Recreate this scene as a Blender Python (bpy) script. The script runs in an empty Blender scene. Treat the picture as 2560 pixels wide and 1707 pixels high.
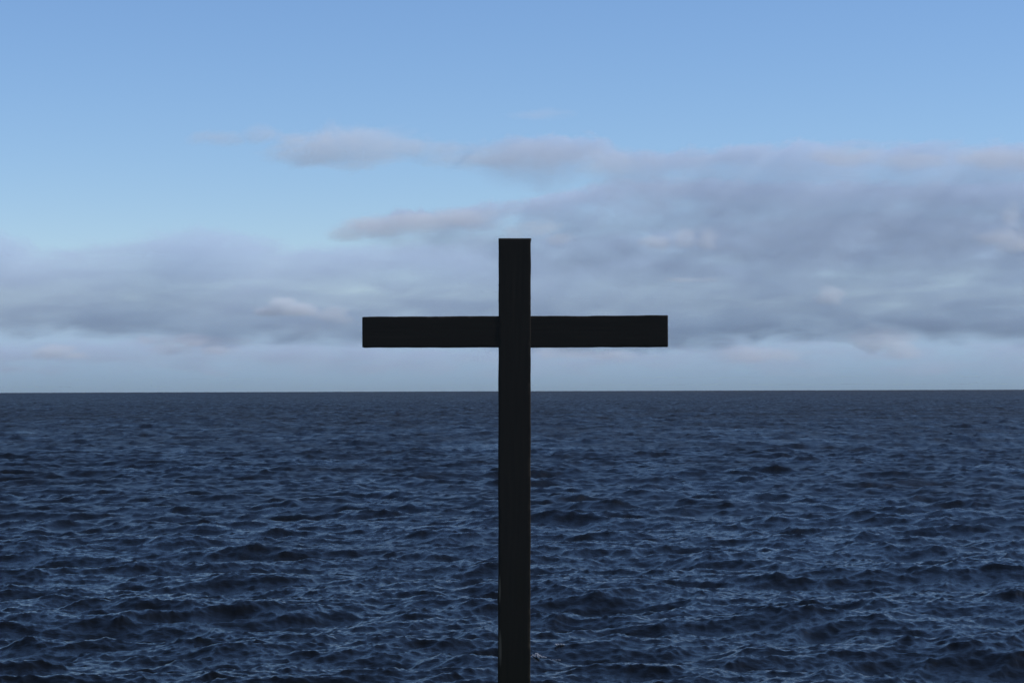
import bpy, math, random
import numpy as np
from mathutils import Vector, Matrix, noise as mnoise

random.seed(7)
scene = bpy.context.scene
COL = scene.collection

# ------------------------------------------------------------------ camera, sky, sun, exposure
EYE = 16.0                      # metres above the sea, on the headland
cam_data = bpy.data.cameras.new('camera')
cam_data.sensor_width = 36.0
cam_data.lens = 80.0
cam_data.clip_start = 0.1
cam_data.clip_end = 120000.0
cam = bpy.data.objects.new('camera', cam_data)
COL.objects.link(cam)
cam.matrix_world = (Matrix.Translation((0, 0, EYE)) @ Matrix.Rotation(math.radians(90 + 1.205), 4, 'X')
                    @ Matrix.Rotation(math.radians(-0.18), 4, 'Z'))
scene.camera = cam

SUN_AZ = math.radians(93)       # to the right of the view direction (+Y), clockwise from above
SUN_EL = math.radians(42)
world = bpy.data.worlds.new('World')
scene.world = world
world.use_nodes = True
wt = world.node_tree
bg = wt.nodes['Background']
sky = wt.nodes.new('ShaderNodeTexSky')
sky.sky_type = 'NISHITA'
sky.sun_disc = False
sky.sun_elevation = SUN_EL
sky.sun_rotation = SUN_AZ
sky.altitude = 0
sky.air_density = 1.0
sky.dust_density = 0.0
sky.ozone_density = 8.5
wb = wt.nodes.new('ShaderNodeMix'); wb.data_type = 'RGBA'; wb.blend_type = 'MULTIPLY'   # the photograph's cool white balance
wb.inputs['Factor'].default_value = 1.0
wb.inputs[7].default_value = (1.04, 0.98, 1.0, 1)
wt.links.new(sky.outputs[0], wb.inputs[6])
wt.links.new(wb.outputs[2], bg.inputs[0])
bg.inputs[1].default_value = 0.125

sun_data = bpy.data.lights.new('sun', 'SUN')
sun_data.energy = 3.6
sun_data.angle = math.radians(0.53)
sun_data.color = (1.0, 0.955, 0.90)
sun = bpy.data.objects.new('sun', sun_data)
COL.objects.link(sun)
sdir = Vector((math.sin(SUN_AZ) * math.cos(SUN_EL), math.cos(SUN_AZ) * math.cos(SUN_EL), math.sin(SUN_EL)))
sun.rotation_euler = sdir.to_track_quat('Z', 'Y').to_euler()
sun.location = sdir * 200

scene.view_settings.view_transform = 'Standard'
scene.view_settings.look = 'None'
scene.view_settings.exposure = 0.0
scene.view_settings.gamma = 1.0
scene.render.engine = 'CYCLES'
cy = scene.cycles
cy.max_bounces = 8
cy.diffuse_bounces = 2
cy.glossy_bounces = 3
cy.volume_bounces = 4
cy.volume_step_rate = 3.5
cy.volume_max_steps = 256
cy.use_denoising = True

# ------------------------------------------------------------------ helpers
class F:
    """A socket with arithmetic, for shader and geometry node trees."""
    def __init__(s, t, sock): s.t, s.k = t, sock
    def _op(s, op, *a):
        n = s.t.nodes.new('ShaderNodeMath'); n.operation = op
        for i, v in enumerate((s,) + a):
            if isinstance(v, F): s.t.links.new(v.k, n.inputs[i])
            else: n.inputs[i].default_value = v
        return F(s.t, n.outputs[0])
    def __add__(s, o): return s._op('ADD', o)
    __radd__ = __add__
    def __sub__(s, o): return s._op('SUBTRACT', o)
    def __rsub__(s, o): return (s * -1.0) + o
    def __mul__(s, o): return s._op('MULTIPLY', o)
    __rmul__ = __mul__
    def __truediv__(s, o): return s._op('DIVIDE', o)
    def mn(s, o): return s._op('MINIMUM', o)
    def mx(s, o): return s._op('MAXIMUM', o)
    def ab(s): return s._op('ABSOLUTE')
    def pw(s, e): return s._op('POWER', e)
    def sq(s): return s._op('SQRT')
    def cl(s): return s.mx(0.0).mn(1.0)

def combine(t, x, y, z):
    n = t.nodes.new('ShaderNodeCombineXYZ')
    for i, v in enumerate((x, y, z)):
        if isinstance(v, F): t.links.new(v.k, n.inputs[i])
        else: n.inputs[i].default_value = v
    return n.outputs[0]

def fbm(t, vec, scale, detail=5.0, rough=0.55, dist=0.0):
    n = t.nodes.new('ShaderNodeTexNoise')
    t.links.new(vec, n.inputs['Vector'])
    n.inputs['Scale'].default_value = scale
    n.inputs['Detail'].default_value = detail
    n.inputs['Roughness'].default_value = rough
    n.inputs['Distortion'].default_value = dist
    return F(t, n.outputs['Fac'] if 'Fac' in n.outputs else n.outputs[0])

def new_mat(name):
    m = bpy.data.materials.new(name); m.use_nodes = True
    return m, m.node_tree, m.node_tree.nodes['Principled BSDF']

def mesh_obj(name, verts, faces, mat, parent=None, smooth=True):
    me = bpy.data.meshes.new(name)
    me.from_pydata([tuple(v) for v in verts], [], faces)
    me.polygons.foreach_set('use_smooth', [smooth] * len(me.polygons))
    me.materials.append(mat)
    o = bpy.data.objects.new(name, me); COL.objects.link(o)
    if parent: o.parent = parent
    return o

def grid_mesh(name, P, mat):
    """P: rows x cols x 3 array -> quad mesh, fast."""
    R, C, _ = P.shape
    idx = np.arange(R * C, dtype=np.int32).reshape(R, C)
    q = np.stack([idx[:-1, :-1], idx[:-1, 1:], idx[1:, 1:], idx[1:, :-1]], -1).reshape(-1, 4)
    me = bpy.data.meshes.new(name)
    me.vertices.add(R * C); me.vertices.foreach_set('co', P.astype(np.float32).ravel())
    nq = len(q)
    me.loops.add(nq * 4); me.loops.foreach_set('vertex_index', q.ravel())
    me.polygons.add(nq)
    me.polygons.foreach_set('loop_start', np.arange(0, nq * 4, 4, dtype=np.int32))
    me.update(calc_edges=True)
    me.polygons.foreach_set('use_smooth', np.ones(nq, dtype=bool))
    me.materials.append(mat)
    o = bpy.data.objects.new(name, me); COL.objects.link(o)
    return o

# ------------------------------------------------------------------ sea
WIND = math.radians(-83)        # waves run towards the shore, a little from the right

def wave_tile(L, N, lmax, lmin, seed, peak, spread):
    rng = np.random.default_rng(seed)
    k1 = 2 * np.pi * np.fft.fftfreq(N, L / N)
    kx, ky = np.meshgrid(k1, k1, indexing='ij')
    k = np.hypot(kx, ky); k[0, 0] = 1e-6
    kp = 2 * np.pi / peak
    S = np.exp(-1.25 * (kp / k) ** 2) / k ** 4
    c = (kx * math.cos(WIND) + ky * math.sin(WIND)) / k
    S *= np.where(c > 0, np.abs(c) ** spread, 0.0) + 0.06
    kl, kh = 2 * np.pi / lmax, 2 * np.pi / lmin
    S *= 1 / (1 + np.exp(-(np.log(k / kl)) / 0.08)) * 1 / (1 + np.exp((np.log(k / kh)) / 0.08))
    S[0, 0] = 0
    A = np.sqrt(S) * 2 * np.pi / L * (rng.normal(size=(N, N)) + 1j * rng.normal(size=(N, N)))
    h = np.fft.ifft2(A).real * N * N
    dx = np.fft.ifft2(-1j * A * kx / k).real * N * N
    dy = np.fft.ifft2(-1j * A * ky / k).real * N * N
    return L, np.stack([dx, dy, h], -1).astype(np.float32)

def sample(tile, X, Y, rot):
    L, T = tile
    N = T.shape[0]
    c, s = math.cos(rot), math.sin(rot)
    u = ((X * c + Y * s) / L * N); v = ((-X * s + Y * c) / L * N)
    i0 = np.floor(u).astype(np.int64); j0 = np.floor(v).astype(np.int64)
    fu = (u - i0)[..., None].astype(np.float32); fv = (v - j0)[..., None].astype(np.float32)
    i1, j1, i0, j0 = (i0 + 1) % N, (j0 + 1) % N, i0 % N, j0 % N
    r = (T[i0, j0] * (1 - fu) + T[i1, j0] * fu) * (1 - fv) + (T[i0, j1] * (1 - fu) + T[i1, j1] * fu) * fv
    out = r.copy()
    out[..., 0] = r[..., 0] * c - r[..., 1] * s
    out[..., 1] = r[..., 0] * s + r[..., 1] * c
    return out

def geo(a, b, step):
    n = max(2, int(math.log(b / a) / step))
    return a * (b / a) ** (np.arange(n) / n)

def sea_material():
    m, t, b = new_mat('sea_water')
    b.inputs['Base Color'].default_value = (0.003, 0.003, 0.0025, 1)
    b.inputs['IOR'].default_value = 1.333
    b.inputs['Specular Tint'].default_value = (1.0, 0.88, 0.72, 1)
    g = t.nodes.new('ShaderNodeNewGeometry')
    sp = t.nodes.new('ShaderNodeSeparateXYZ'); t.links.new(g.outputs['Position'], sp.inputs[0])
    x, y = F(t, sp.outputs[0]), F(t, sp.outputs[1])
    at = t.nodes.new('ShaderNodeAttribute'); at.attribute_name = 'coarse'
    co = F(t, at.outputs['Fac'])
    v1 = combine(t, x * 0.8, y * 1.0, 0.0)
    small = fbm(t, v1, 2.2, 5.0, 0.6, 0.3)
    mid = fbm(t, v1, 0.35, 4.0, 0.6, 0.3)
    h = (small * 0.06) * (1.0 - co) + mid * 0.35 * co
    gust = fbm(t, combine(t, x * 1.0, y * 0.45, 0.0), 0.02, 3.0, 0.6, 0.5)       # patches ruffled by gusts
    far = fbm(t, combine(t, x, y * 0.16, 0.0), 0.17, 4.0, 0.65, 0.0)               # unresolved wave groups
    ro = (gust - 0.5) * 0.35 + 0.19 + co * 0.31 + (far - 0.5) * co * 0.75
    t.links.new(ro.mx(0.08).mn(0.75).k, b.inputs['Roughness'])
    bp = t.nodes.new('ShaderNodeBump')
    bp.inputs['Strength'].default_value = 1.0
    bp.inputs['Distance'].default_value = 1.0
    t.links.new(h.k, bp.inputs['Height'])
    t.links.new(bp.outputs[0], b.inputs['Normal'])
    return m

def build_sea():
    d = np.concatenate([geo(24, 108, 0.05), geo(108, 600, 0.00215), geo(600, 3000, 0.0042), geo(3000, 20000, 0.012), [20000]])
    a0 = math.radians(14.2)
    core = np.linspace(-a0, a0, 940)
    side = a0 + (math.radians(62) - a0) * (np.arange(1, 61) / 60) ** 1.6
    a = np.concatenate([-side[::-1], core, side])
    D, A = np.meshgrid(d, a, indexing='ij')
    X = D * np.sin(A); Y = D * np.cos(A)
    rng = np.random.default_rng(3)
    tiles = [(wave_tile(523, 512, 130, 5.5, 11, 28.0, 5), 0.31, 0.74),
             (wave_tile(347, 512, 130, 5.5, 12, 20.0, 4), -0.12, 0.74),
             (wave_tile(91, 512, 5.5, 1.1, 13, 17.0, 2), 0.55, 1.06),
             (wave_tile(23, 512, 1.1, 0.3, 14, 17.0, 1.5), -0.4, 1.4)]
    H0 = wave_tile(523, 512, 130, 5.5, 11, 17.0, 3)[1][..., 2].std()
    W = 0.25 / H0                           # metres of standard deviation of the main waves
    swell = wave_tile(691, 256, 62, 26, 15, 40.0, 14)
    tiles.append((swell, 0.2, 0.13 / swell[1][..., 2].std() / W))
    disp = np.zeros(X.shape + (3,), np.float32)
    for i, (tile, rot, w) in enumerate(tiles):
        q = sample(tile, X, Y, rot) * (W * w)
        if i == 3: q *= np.clip((450 - D) / 250, 0, 1)[..., None]
        disp += q
    chop = -0.75
    P = np.stack([X + chop * disp[..., 0], Y + chop * disp[..., 1], disp[..., 2]], -1)
    o = grid_mesh('sea', P, sea_material())
    lod = np.clip((np.log(D) - math.log(160)) / (math.log(1500) - math.log(160)), 0, 1).astype(np.float32)
    o.data.attributes.new('coarse', 'FLOAT', 'POINT').data.foreach_set('value', lod.ravel())
    o['kind'] = 'structure'
    o['label'] = 'dark choppy blue sea reaching to the horizon'
    # a little foam on the nearest crests and a few far whitecaps
    fm, ft, fb = new_mat('foam')
    fb.inputs['Base Color'].default_value = (0.2, 0.22, 0.26, 1)
    fb.inputs['Roughness'].default_value = 0.9
    rnd = random.Random(5)
    vs, fs = [], []
    ico_v = [(0, 0, 1), (0.9, 0, 0.3), (0.28, 0.85, 0.3), (-0.72, 0.53, 0.3), (-0.72, -0.53, 0.3), (0.28, -0.85, 0.3), (0, 0, -0.6)]
    ico_f = [(0, 1, 2), (0, 2, 3), (0, 3, 4), (0, 4, 5), (0, 5, 1), (6, 2, 1), (6, 3, 2), (6, 4, 3), (6, 5, 4), (6, 1, 5)]
    flat = P.reshape(-1, 3)
    for (px_, dist, wdt, hgt, cnt) in FOAM:
        cx = px_ * dist
        near = (np.abs(flat[:, 1] - dist) < 1.5 + 0.01 * dist) & (np.abs(flat[:, 0] - cx) < 0.2 + 0.001 * dist)
        cand = flat[near]
        best = cand[np.argmax(cand[:, 2] - 0.05 * np.hypot(cand[:, 0] - cx, cand[:, 1] - dist))]
        for _ in range(cnt):
            a, b2 = rnd.gauss(0, 0.4), abs(rnd.gauss(0, 0.45))
            r = wdt * rnd.uniform(0.06, 0.2)
            q = Vector((best[0] + a * wdt, best[1] + rnd.gauss(0, 0.12) * wdt, best[2] + b2 * hgt * max(0, 1 - abs(a))))
            n0 = len(vs); rot = Matrix.Rotation(rnd.uniform(0, 6.28), 3, 'Z')
            vs += [q + rot @ Vector(v) * r * rnd.uniform(0.8, 1.2) for v in ico_v]
            fs += [tuple(n0 + k for k in f) for f in ico_f]
    fo = mesh_obj('foam', vs, fs, fm)
    fo['kind'] = 'stuff'
    fo['label'] = 'small white foam on the wave crests'
    return o
# bearing (tangent), distance, width, height, bubbles
FOAM = [(0.0127, 131, 0.5, 0.24, 100), (0.0200, 134, 0.35, 0.08, 14), (0.0185, 139, 0.5, 0.07, 16), (-0.219, 2100, 1.6, 0.5, 10), (-0.2088, 2100, 2.4, 0.6, 14), (0.173, 1500, 1.3, 0.4, 10), (0.2235, 520, 0.9, 0.3, 12)]
build_sea()

# ------------------------------------------------------------------ headland under camera and cross (below the frame)
def build_headland():
    m, t, b = new_mat('turf')
    g = t.nodes.new('ShaderNodeNewGeometry')
    n = fbm(t, g.outputs['Position'], 3.0, 6.0, 0.6)
    cr = t.nodes.new('ShaderNodeValToRGB')
    cr.color_ramp.elements[0].position = 0.3; cr.color_ramp.elements[0].color = (0.035, 0.045, 0.018, 1)
    cr.color_ramp.elements[1].position = 0.7; cr.color_ramp.elements[1].color = (0.08, 0.085, 0.035, 1)
    t.links.new(n.k, cr.inputs[0]); t.links.new(cr.outputs[0], b.inputs['Base Color'])
    b.inputs['Roughness'].default_value = 0.95
    xs = np.linspace(-60, 60, 81)
    ys = np.concatenate([np.linspace(-60, 15.5, 52), [16.3, 16.9, 17.4, 18.0, 18.8, 19.8, 21.0]])
    drop = [0.15, 0.5, 1.4, 4.0, 8.0, 12.0, 16.5]
    P = np.zeros((len(ys), len(xs), 3))
    for j, y in enumerate(ys):
        for i, x in enumerate(xs):
            z = 14.25 - 0.075 * max(0, y + 1) + 0.12 * mnoise.noise((x * 0.2, y * 0.2, 0)) + 0.04 * mnoise.noise((x, y, 3))
            e = 0.0
            if y > 15.6:
                z -= drop[j - 52]; e = 1.1 * mnoise.noise((x * 0.35, j * 0.4, 9)) - 0.3
            P[j, i] = (x, y + e, z)
    o = grid_mesh('headland', P, m)
    o['kind'] = 'structure'
build_headland()

# ------------------------------------------------------------------ wooden cross
CY = 14.2                                   # metres in front of the camera
PX = CY / (2560 * 80 / 36.0)                # metres to one photograph pixel at the cross

def timber(name, L, w, d, seed, mat, edits=None, radius=0.004, nlen=260, taper=(0, 0)):
    """A sawn beam along local Z from 0 to L, w wide (X), d deep (Y), weathered edges."""
    ns = 22
    prof = []
    for cx, cyy, a0 in ((1, 1, 0), (-1, 1, 90), (-1, -1, 180), (1, -1, 270)):
        for k in range(4):
            a = math.radians(a0 + k * 30)
            prof.append((cx * (w / 2 - radius) + radius * math.cos(a), cyy * (d / 2 - radius) + radius * math.sin(a), 1))
        a = math.radians(a0 + 90)
        p0 = prof[-1]
        nx_, ny_ = {0: (-1, 1), 90: (-1, -1), 180: (1, -1), 270: (1, 1)}[a0]
        p1 = (nx_ * (w / 2 - radius) + radius * math.cos(a), ny_ * (d / 2 - radius) + radius * math.sin(a))
        for k in range(1, ns):
            f = k / ns
            prof.append((p0[0] + (p1[0] - p0[0]) * f, p0[1] + (p1[1] - p0[1]) * f, 0))
    n = len(prof)
    verts, faces = [], []
    zs = [0, 0.004] + [0.004 + (L - 0.008) * (i + 1) / nlen for i in range(nlen)] + [L]
    for iz, z in enumerate(zs):
        sh = 0.985 if iz in (0, len(zs) - 1) else 1.0
        bx = 0.0025 * mnoise.noise((seed, z * 1.3, 0)); by = 0.002 * mnoise.noise((seed, z * 1.1, 7))
        for (x, y, corner) in prof:
            r = math.hypot(x, y) + 1e-9
            g = 0.0002 * mnoise.noise((x * 130 + seed, y * 130, z * 1.8)) + 0.0003 * mnoise.noise((x * 420, y * 420 + seed, z * 5))
            chip = 0.0
            if corner:
                e = mnoise.noise((x * 9 + seed, y * 9, z * 9)) + 0.5 * mnoise.noise((x * 9, y * 9 + seed, z * 38))
                chip = -0.007 * max(0, e - 0.15) + 0.004 * max(0, -e - 0.45)
            k = 1 + (g + chip) / r
            vx, vy = x * sh * k + bx, y * sh * k + by
            vx += math.copysign(1, x) * 0.0028 * mnoise.noise((seed + 5 * math.copysign(1, x), z * 7, 2)) * min(1, abs(x) / (w * 0.4))
            if edits: vx, vy = edits(vx, vy, z)
            verts.append((vx, vy, z))
    for i in range(len(zs) - 1):
        for j in range(n):
            a, b = i * n + j, i * n + (j + 1) % n
            faces.append((a, b, b + n, a + n))
    faces.append(tuple(range(n))[::-1])
    faces.append(tuple(range((len(zs) - 1) * n, len(zs) * n)))
    o = mesh_obj(name, verts, faces, mat)
    return o

def wood(name, worn=()):
    m, t, b = new_mat(name)
    tc = t.nodes.new('ShaderNodeTexCoord')
    sp = t.nodes.new('ShaderNodeSeparateXYZ'); t.links.new(tc.outputs['Object'], sp.inputs[0])
    x, y, z = (F(t, sp.outputs[i]) for i in range(3))
    wob = fbm(t, combine(t, x * 2.0, y * 2.0, z * 0.8), 2.0, 2.0)
    v = combine(t, x * 60.0 + wob * 2.5, y * 60.0, z * 1.6)
    grain = fbm(t, v, 1.0, 6.0, 0.62)
    patch = fbm(t, combine(t, x * 4.0, y * 4.0, z * 1.2), 2.0, 3.0)
    cr = t.nodes.new('ShaderNodeValToRGB')
    e = cr.color_ramp.elements
    e[0].position = 0.25; e[0].color = (0.0165, 0.0138, 0.0108, 1)
    e[1].position = 0.75; e[1].color = (0.0275, 0.0215, 0.0155, 1)
    f = grain * 0.7 + patch * 0.3
    t.links.new(f.k, cr.inputs[0])
    col = cr.outputs[0]
    if worn:
        foot = t.nodes.new('ShaderNodeMix'); foot.data_type = 'RGBA'            # brown-green tint towards the foot
        k = ((2.3 - z) * 0.9 + (patch - 0.5) * 1.2).cl()
        t.links.new(k.k, foot.inputs['Factor']); t.links.new(col, foot.inputs[6]); foot.inputs[7].default_value = (0.017, 0.014, 0.007, 1)
        col = foot.outputs[2]
        mask = None
        for (wx, z0, z1, wr) in worn:
            q = ((x - wx).ab() / wr).pw(2.0) + ((z - (z0 + z1) / 2).ab() / ((z1 - z0) / 2)).pw(2.0)
            k = ((1.25 - q) + (grain - 0.5) * 2.4).cl()
            mask = k if mask is None else mask.mx(k)
        mx = t.nodes.new('ShaderNodeMix'); mx.data_type = 'RGBA'
        t.links.new(mask.k, mx.inputs['Factor'])
        t.links.new(col, mx.inputs[6]); mx.inputs[7].default_value = (0.08, 0.066, 0.048, 1)
        col = mx.outputs[2]
    t.links.new(col, b.inputs['Base Color'])
    b.inputs['Roughness'].default_value = 0.85
    b.inputs['Specular IOR Level'].default_value = 0.25
    bp = t.nodes.new('ShaderNodeBump'); bp.inputs['Strength'].default_value = 0.15; bp.inputs['Distance'].default_value = 0.001
    t.links.new(grain.k, bp.inputs['Height']); t.links.new(bp.outputs[0], b.inputs['Normal'])
    return m

def px(x, y):                                # photograph pixel -> metres beside and above the eye in the plane of the cross
    r = math.radians(0.18)
    u, v = (x - 1280) * PX, (853.5 - y) * PX
    u, v = u * math.cos(r) + v * math.sin(r), -u * math.sin(r) + v * math.cos(r)
    return u, EYE + v + CY * math.tan(math.radians(1.205))

def build_cross():
    root = bpy.data.objects.new('wooden_cross', None); COL.objects.link(root)
    root['label'] = 'plain black weathered wooden cross standing before the sea'
    root['category'] = 'cross'
    base_z = 13.15
    xt, zt = px(1286, 598)
    xb, zb = px(1284.5, 1707)
    lean = (xt - xb) / (zt - zb)
    root.location = (xb - lean * (zb - base_z), CY, base_z)
    w = 80.5 * PX
    L = zt - base_z + 0.45
    xl = -w / 2
    off = base_z - 0.45
    worn = [(xl + 0.011, px(0, 1502)[1] - off, px(0, 1436)[1] - off, 0.006),
            (xl + 0.014, px(0, 1662)[1] - off, px(0, 1578)[1] - off, 0.009)]
    def nibble(x, y, z):                      # the split upper right corner and the hollow beside the worn streak
        if z > L - 0.02 and x > w * 0.45: x += 0.0035 * (1 - (L - z) / 0.02)
        s = math.exp(-((z - (worn[0][1] + 0.02)) / 0.05) ** 2)
        if x < -w * 0.4: x -= 0.004 * s
        return x, y
    post = timber('upright_post', L, w, 0.205, 3.7, wood('post_timber', worn), nibble, nlen=420)
    post.parent = root
    post.location = (0, 0, -0.45)
    post.rotation_euler = (0, math.atan(lean), 0)
    (x0, z0), (x1, z1) = px(908, 831.2), px(1667.5, 828.3)
    Lb = math.hypot(x1 - x0, z1 - z0)
    hb = 77.0 * PX
    def swell(x, y, z):                       # the beam is a little deeper towards its right end
        f = z / Lb
        return x * (0.985 + 0.03 * f), y
    beam = timber('crossbeam', Lb, hb, 0.2015, 9.2, wood('beam_timber'), swell, nlen=320)
    beam.parent = root
    # local Z runs along the beam, local X points down
    beam.matrix_local = (Matrix.Translation((x0 - root.location.x, 0.0, z0 - base_z))
                         @ Matrix.Rotation(math.atan2(z1 - z0, x1 - x0), 4, 'Y').inverted()
                         @ Matrix.Rotation(math.radians(90), 4, 'Y'))
    # splinters standing off the underside of the beam and the edges of the post
    def splinter(parent, p, direction, length, r):
        dv = Vector(direction).normalized()
        q = dv.to_track_quat('Z', 'Y')
        vs = [q @ Vector((r * math.cos(a), r * 0.6 * math.sin(a), -0.003)) for a in (0, 2.1, 4.2)]
        vs += [q @ Vector((r * 0.6 * math.cos(a) + r * 0.4, r * 0.4 * math.sin(a), length * 0.55)) for a in (0, 2.1, 4.2)]
        vs.append(q @ Vector((-r * 0.3, 0, length)))
        fs = [(2, 1, 0), (0, 1, 4, 3), (1, 2, 5, 4), (2, 0, 3, 5), (3, 4, 6), (4, 5, 6), (5, 3, 6)]
        o = mesh_obj('splinter', vs, fs, parent.data.materials[0], parent, smooth=False)
        o.location = p
    for (sx, ln, r, tilt) in ((1341, 0.011, 0.004, 0.2), (1437, 0.007, 0.003, -0.2), (1106, 0.006, 0.0035, 0.4),
                              (1513, 0.005, 0.006, 0.9), (1526, 0.005, 0.005, -0.8), (1600, 0.004, 0.007, 0.9), (1665, 0.006, 0.005, -0.2)):
        zz = px(sx, 868)[0] - x0
        splinter(beam, (hb / 2 * (0.985 + 0.03 * zz / Lb), -0.085 + 0.01 * random.random(), zz), (1, 0, tilt), ln, r)
    for (sx, sy, ln, r, tilt) in ((1245, 715, 0.006, 0.004, 0.5), (1245, 753, 0.007, 0.003, -0.4), (1326, 745, 0.010, 0.0012, 0.05)):
        s = -1 if sx < 1286 else 1
        splinter(post, (s * w / 2, -0.095, px(sx, sy)[1] - off), (s, 0, tilt), ln, r)
build_cross()

# ------------------------------------------------------------------ clouds: real volumes, far out over the sea
def cloud_material(name, dens, albedo=(1, 1, 1), aniso=0.0):
    m = bpy.data.materials.new(name); m.use_nodes = True
    t = m.node_tree
    t.nodes.remove(t.nodes['Principled BSDF'])
    v = t.nodes.new('ShaderNodeVolumePrincipled')
    v.inputs['Color'].default_value = (*albedo, 1)
    v.inputs['Density'].default_value = dens
    v.inputs['Anisotropy'].default_value = aniso
    t.links.new(v.outputs[0], t.nodes['Material Output'].inputs['Volume'])
    return m

def curve(t, u, pts):
    """Float curve of u through (u, value) points; returns the value."""
    lo, hi = min(p[1] for p in pts), max(p[1] for p in pts)
    sp = max(hi - lo, 1e-6)
    n = t.nodes.new('ShaderNodeFloatCurve')
    c = n.mapping.curves[0]
    pts = sorted(pts)
    c.points[0].location = (pts[0][0], (pts[0][1] - lo) / sp)
    c.points[1].location = (pts[-1][0], (pts[-1][1] - lo) / sp)
    for p in pts[1:-1]: c.points.new(p[0], (p[1] - lo) / sp)
    n.mapping.update()
    t.links.new(u.k, n.inputs['Value'])
    return F(t, n.outputs[0]) * sp + lo

def volume_object(name, label, mat, build, lo, hi, res, kind='stuff'):
    """lo/hi: corners of the box of air in world metres, build(tree, x, y, z) -> density field 0..1."""
    me = bpy.data.meshes.new(name)
    o = bpy.data.objects.new(name, me); COL.objects.link(o)
    ng = bpy.data.node_groups.new(name, 'GeometryNodeTree')
    ng.interface.new_socket('Geometry', in_out='OUTPUT', socket_type='NodeSocketGeometry')
    out = ng.nodes.new('NodeGroupOutput')
    pos = ng.nodes.new('GeometryNodeInputPosition')
    sp = ng.nodes.new('ShaderNodeSeparateXYZ'); ng.links.new(pos.outputs[0], sp.inputs[0])
    f = build(ng, *(F(ng, sp.outputs[i]) for i in range(3)))
    vc = ng.nodes.new('GeometryNodeVolumeCube')
    ng.links.new(f.k, vc.inputs['Density'])
    vc.inputs['Min'].default_value = lo; vc.inputs['Max'].default_value = hi
    for k, r in zip('XYZ', res): vc.inputs['Resolution ' + k].default_value = int(r)
    sm = ng.nodes.new('GeometryNodeSetMaterial'); sm.inputs['Material'].default_value = mat
    ng.links.new(vc.outputs[0], sm.inputs['Geometry'])
    ng.links.new(sm.outputs[0], out.inputs[0])
    me.materials.append(mat)
    md = o.modifiers.new('cloud', 'NODES'); md.node_group = ng
    o['kind'] = kind
    o['label'] = label
    o['category'] = 'cloud'
    return o

FP = 2560 * 80 / 36.0
def sx(x, D): return (x - 1280) / FP * D
def sz(y, D): return EYE + (974.5 - y) / FP * D

def bank(name, label, D, depth, top, bot, dens, soft=30, bsoft=200, amp=45, fine=45, streak=0.35, ns=1 / 900., stretch=2.5,
         seed=0.0, vox=(10, 45, 7), albedo=(0.80, 0.89, 0.985), solid=0.0, rim=0.0):  # default albedo is blued and lowered to imitate distant air and shade
    """top / bot: outline of the bank as seen from the shore, (column, row) of the photograph, at distance D.
    amp / fine: metres of billowing at large and small scale; bsoft: metres over which the base thins out."""
    x0, x1 = sx(min(p[0] for p in top), D), sx(max(p[0] for p in top), D)
    T = [((sx(a, D) - x0) / (x1 - x0), sz(b, D)) for a, b in top]
    B = [((sx(a, D) - x0) / (x1 - x0), sz(b, D)) for a, b in bot]
    lo = (x0, D - depth / 2 - 60, max(60, min(p[1] for p in B) - 2 * fine))
    hi = (x1, D + depth / 2 + 60, max(p[1] for p in T) + amp + 2 * fine)
    def build(t, x, y, z):
        u = (x - x0) / (x1 - x0)
        wx, wy = x * (1.0 / stretch) + seed * 977.0, y * (1.0 / (stretch * 3.0))
        big = (fbm(t, combine(t, wx, wy, z * 0.6), ns, 2.0, 0.5) - 0.5) * 5.0
        n = (fbm(t, combine(t, wx * 1.3, wy * 1.3, z), ns * 5.5, 8.0, 0.66, 0.5) - 0.5) * 7.0
        st = (fbm(t, combine(t, wx * 0.6, wy * 0.5, z + big * 60.0), ns * 7.0, 7.0, 0.6, 0.3) - 0.5) * 7.0
        top_d = curve(t, u, T) - z + big * amp + n * fine + solid
        bot_d = z - curve(t, u, B) + big * (amp * 0.7) + n * fine
        dep_d = depth / 2 - (y - D).ab() + n * fine
        ends = (u * 14.0).mn((1.0 - u) * 14.0).cl()
        body = (top_d.mn(dep_d) / soft).cl() * (bot_d / bsoft).cl() * ((1.0 - top_d / 150.0).cl() * rim + 1.0)
        return body * ends * (1.0 + st * streak + n * (0.6 * streak)).mx(0.03)
    m = cloud_material(name + '_vapour', dens, albedo)
    res = [max(4, (hi[i] - lo[i]) / vox[i]) for i in range(3)]
    return volume_object(name, label, m, build, lo, hi, res)

def puff(name, label, D, blobs, dens, base=None, seed=0.0, erode=1.7, ns=1 / 170., albedo=(0.93, 0.965, 1.0), vox=7.0, stretch=1.4):
    """blobs: (column, row, half width, half height) in photograph pixels."""
    k = D / FP
    bl = [(sx(a, D), sz(b, D), w * k, h * k) for a, b, w, h in blobs]
    m = 1.5
    lo = (min(b[0] - b[2] * m for b in bl), D - max(b[2] for b in bl) * 1.0, min(b[1] - b[3] * m for b in bl))
    hi = (max(b[0] + b[2] * m for b in bl), D + max(b[2] for b in bl) * 1.0, max(b[1] + b[3] * m for b in bl))
    def build(t, x, y, z):
        s = None
        for (cx, cz, rx, rz) in bl:
            ry = rx * 0.7
            r = (((x - cx) / rx).pw(2.0) + ((y - D) / ry).pw(2.0) + ((z - cz) / rz).pw(2.0)).sq()
            q = 1.0 - r
            s = q if s is None else s.mx(q)
        n = fbm(t, combine(t, x / stretch + seed * 531.0, y * 0.5, z), ns, 8.0, 0.66, 0.4)
        s = s * 2.0 + (n - 0.5) * (4.0 * erode) + 0.1
        if base is not None:
            s = s.mn((z - sz(base, D)) / (14.0 * k))
        return s.cl()
    mm = cloud_material(name + '_vapour', dens, albedo)
    res = [max(8, (hi[i] - lo[i]) / (vox * (1.6 if i == 1 else 1))) for i in range(3)]
    return volume_object(name, label, mm, build, lo, hi, res)


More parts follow.
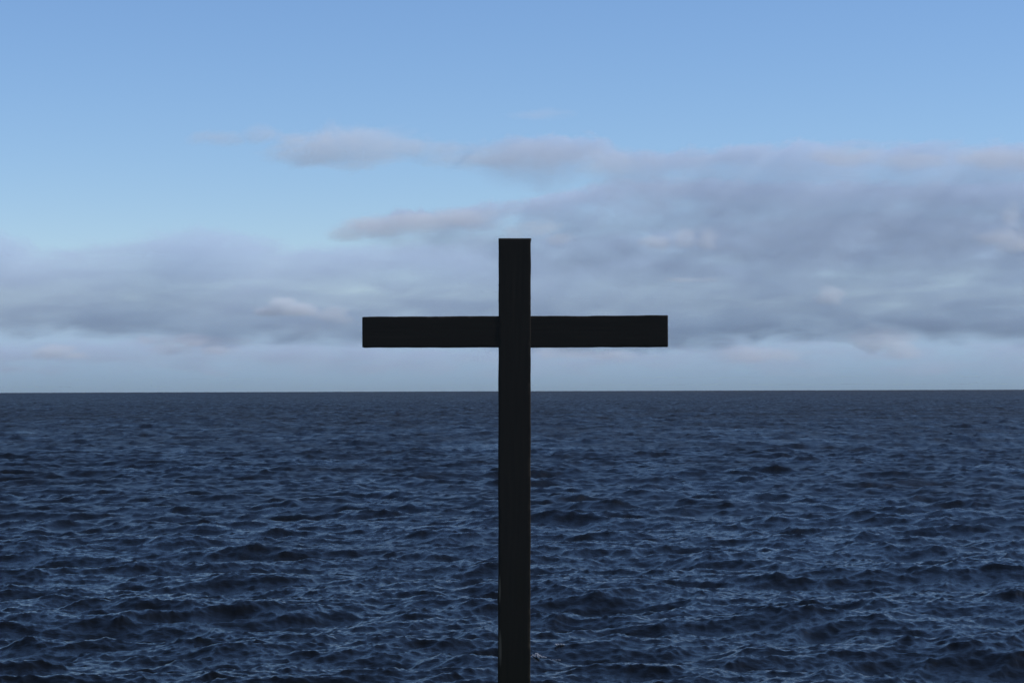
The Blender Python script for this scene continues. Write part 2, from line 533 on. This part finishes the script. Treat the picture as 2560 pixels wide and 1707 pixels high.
# murk along the horizon, behind everything
def murk(t, x, y, z):
    n = fbm(t, combine(t, x * 0.16, y * 0.3, z), 1 / 500., 4.0, 0.55)
    return ((1150.0 - z) / 950.0 + (n - 0.5) * 0.5).cl().mn(((3500.0 - (y - 28300.0).ab()) / 600.0).cl())
volume_object('haze_bank', 'dull blue grey murk lying along the horizon', cloud_material('haze_bank_vapour', 0.0007, (0.78, 0.93, 1.0)), murk,
              (-13000, 24800, -60), (13000, 31800, 1700), (160, 22, 60))
# broad grey deck across the whole view
bank('cloud_deck', 'broad flat lilac grey cloud deck above the horizon', 19000, 1200,
     [(-500, 580), (0, 580), (150, 612), (320, 605), (480, 572), (640, 585), (800, 612), (1000, 615), (1300, 590), (1700, 560), (2200, 540), (3100, 540)],
     [(-500, 870), (0, 840), (300, 862), (700, 868), (1000, 862), (1400, 885), (1750, 885), (2100, 860), (2500, 875), (3100, 875)],
     0.0013, soft=110, bsoft=150, amp=45, fine=55, streak=0.35, stretch=3.2, seed=1.0, vox=(12, 50, 8), rim=0.3)
# thin broken layers between the deck and the horizon
bank('cloud_layer', 'faint broken grey layers low over the horizon', 22000, 1000,
     [(-500, 850), (0, 845), (400, 850), (900, 858), (1400, 870), (1900, 852), (2500, 860), (3100, 860)],
     [(-500, 945), (0, 935), (600, 930), (1200, 945), (1900, 940), (2500, 945), (3100, 945)],
     0.0008, soft=70, bsoft=120, amp=40, fine=60, streak=0.9, stretch=4.5, seed=6.0, vox=(16, 60, 9))
# the higher bank on the right
bank('cloud_bank', 'high lilac grey cloud bank with a pale upper edge on the right', 15500, 900,
     [(1060, 392), (1200, 372), (1400, 362), (1560, 380), (1700, 390), (1800, 378), (2000, 370), (2300, 380), (2450, 374), (3100, 378)],
     [(1060, 405), (1180, 440), (1330, 490), (1480, 500), (1620, 560), (1800, 620), (2200, 660), (3100, 660)],
     0.0012, soft=26, bsoft=330, amp=25, fine=30, streak=0.6, stretch=1.9, seed=2.0, vox=(9, 45, 7), solid=15, rim=2.2)
bank('cloud_bank', 'pale bright edged cloud bank just above the top of the cross', 16500, 900,
     [(800, 594), (900, 562), (1000, 544), (1150, 530), (1300, 508), (1450, 480), (1650, 462), (2000, 470), (3100, 470)],
     [(800, 604), (900, 625), (1100, 660), (1400, 720), (1800, 740), (2400, 720), (3100, 720)],
     0.0012, soft=26, bsoft=330, amp=15, fine=28, streak=0.6, stretch=1.9, seed=3.0, vox=(9, 45, 7), solid=15, rim=2.2)
puff('cloud', 'largest of the small detached grey clouds in the clear blue sky', 15000,
     [(860, 370, 170, 52), (780, 388, 120, 30), (970, 362, 110, 34)], 0.0026, seed=1.0, stretch=2.2)
puff('cloud', 'thin grey cloud left of the largest detached cloud', 15000,
     [(560, 344, 75, 20), (655, 336, 70, 28), (715, 345, 60, 18)], 0.0024, seed=2.0, stretch=2.2)
puff('cloud', 'ragged wisps between the detached cloud and the high bank', 15000,
     [(1100, 372, 90, 22), (1170, 402, 110, 24)], 0.0016, seed=7.0, stretch=2.2)
puff('cloud', 'faint tiny cloud highest in the blue sky', 15000,
     [(1345, 288, 70, 18)], 0.0016, seed=3.0, stretch=2.2)
puff('cloud', 'bright cumulus puff in front of the right cloud bank', 13500,
     [(1655, 608, 46, 20), (1715, 602, 44, 24), (1770, 600, 40, 30)], 0.006, base=636, seed=4.0, albedo=(0.95, 0.98, 1), vox=5.0)
puff('cloud', 'bright cumulus puff left of the cross', 13500,
     [(665, 780, 50, 18), (712, 764, 44, 30), (742, 774, 44, 26)], 0.012, base=792, seed=5.0, albedo=(0.95, 0.98, 1), vox=5.0)
puff('cloud', 'small pale cumulus right of the crossbeam', 13500,
     [(2075, 748, 42, 30)], 0.008, base=768, seed=6.0, albedo=(0.95, 0.98, 1), vox=5.0)
puff('cloud', 'faint pale puff just left of the crossbeam', 13500,
     [(830, 785, 55, 18), (865, 800, 40, 16)], 0.004, seed=8.0, albedo=(0.95, 0.98, 1), vox=5.0)
puff('cloud', 'pale ragged upright wisp at the right edge of the deck', 13500,
     [(2525, 540, 26, 45), (2490, 600, 70, 26), (2540, 620, 60, 22)], 0.005, seed=9.0, albedo=(0.95, 0.98, 1), vox=5.0)
puff('cloud', 'pale patch beside the top of the cross', 13500,
     [(1345, 575, 60, 26), (1400, 598, 50, 18)], 0.004, seed=10.0, albedo=(0.95, 0.98, 1), vox=5.0)
puff('cloud', 'thin bright streak right of the cross above the crossbeam', 13500,
     [(1720, 702, 80, 8)], 0.003, seed=11.0, albedo=(0.95, 0.98, 1), vox=5.0, stretch=3.0)
puff('cloud', 'low bright cumulus near the horizon at the left', 21000,
     [(140, 882, 60, 20), (190, 890, 40, 14)], 0.005, base=897, seed=12.0, albedo=(0.95, 0.98, 1), vox=9.0)
puff('cloud', 'square grey cloud hanging low over the horizon at the left', 21000,
     [(435, 865, 55, 34), (535, 872, 50, 18), (480, 850, 110, 16)], 0.004, base=890, seed=13.0, vox=9.0)
puff('cloud', 'low grey cloud right of the post just above the horizon', 21000,
     [(1430, 885, 90, 18), (1520, 890, 70, 14)], 0.003, seed=14.0, vox=9.0, stretch=2.5)
puff('cloud', 'low grey cloud farther right just above the horizon', 21000,
     [(1920, 890, 110, 20), (1840, 878, 60, 16)], 0.0022, seed=21.0, vox=9.0, stretch=2.5)
puff('cloud', 'pale ragged cloud low at the right', 21000,
     [(2200, 850, 90, 34), (2250, 880, 50, 24)], 0.0035, seed=16.0, albedo=(0.95, 0.98, 1), vox=9.0)
puff('cloud', 'extra pale cloud standing in for the sunlit edge of the bank left of the top of the cross', 14200,  # whiter vapour laid along the bank to paint its sunlit edge
     [(855, 585, 60, 20), (940, 568, 90, 26), (1050, 556, 100, 28), (1160, 545, 100, 26)], 0.0034, seed=17.0, albedo=(0.97, 0.99, 1), vox=6.0, stretch=2.4)
puff('cloud', 'extra pale cloud standing in for the sunlit crest of the high bank at the far right', 14200,  # added whiter strip that gives the high bank a lit crest
     [(2120, 398, 120, 22), (2300, 404, 120, 24), (2470, 398, 120, 32), (2620, 400, 120, 34)], 0.0022, seed=18.0, albedo=(0.97, 0.99, 1), vox=7.0, stretch=2.2)
puff('cloud', 'wide flat grey cloud joining the high bank from the left', 15000,
     [(1230, 392, 130, 30), (1360, 398, 150, 42), (1490, 405, 150, 36)], 0.0014, seed=19.0, vox=7.0, stretch=2.2)
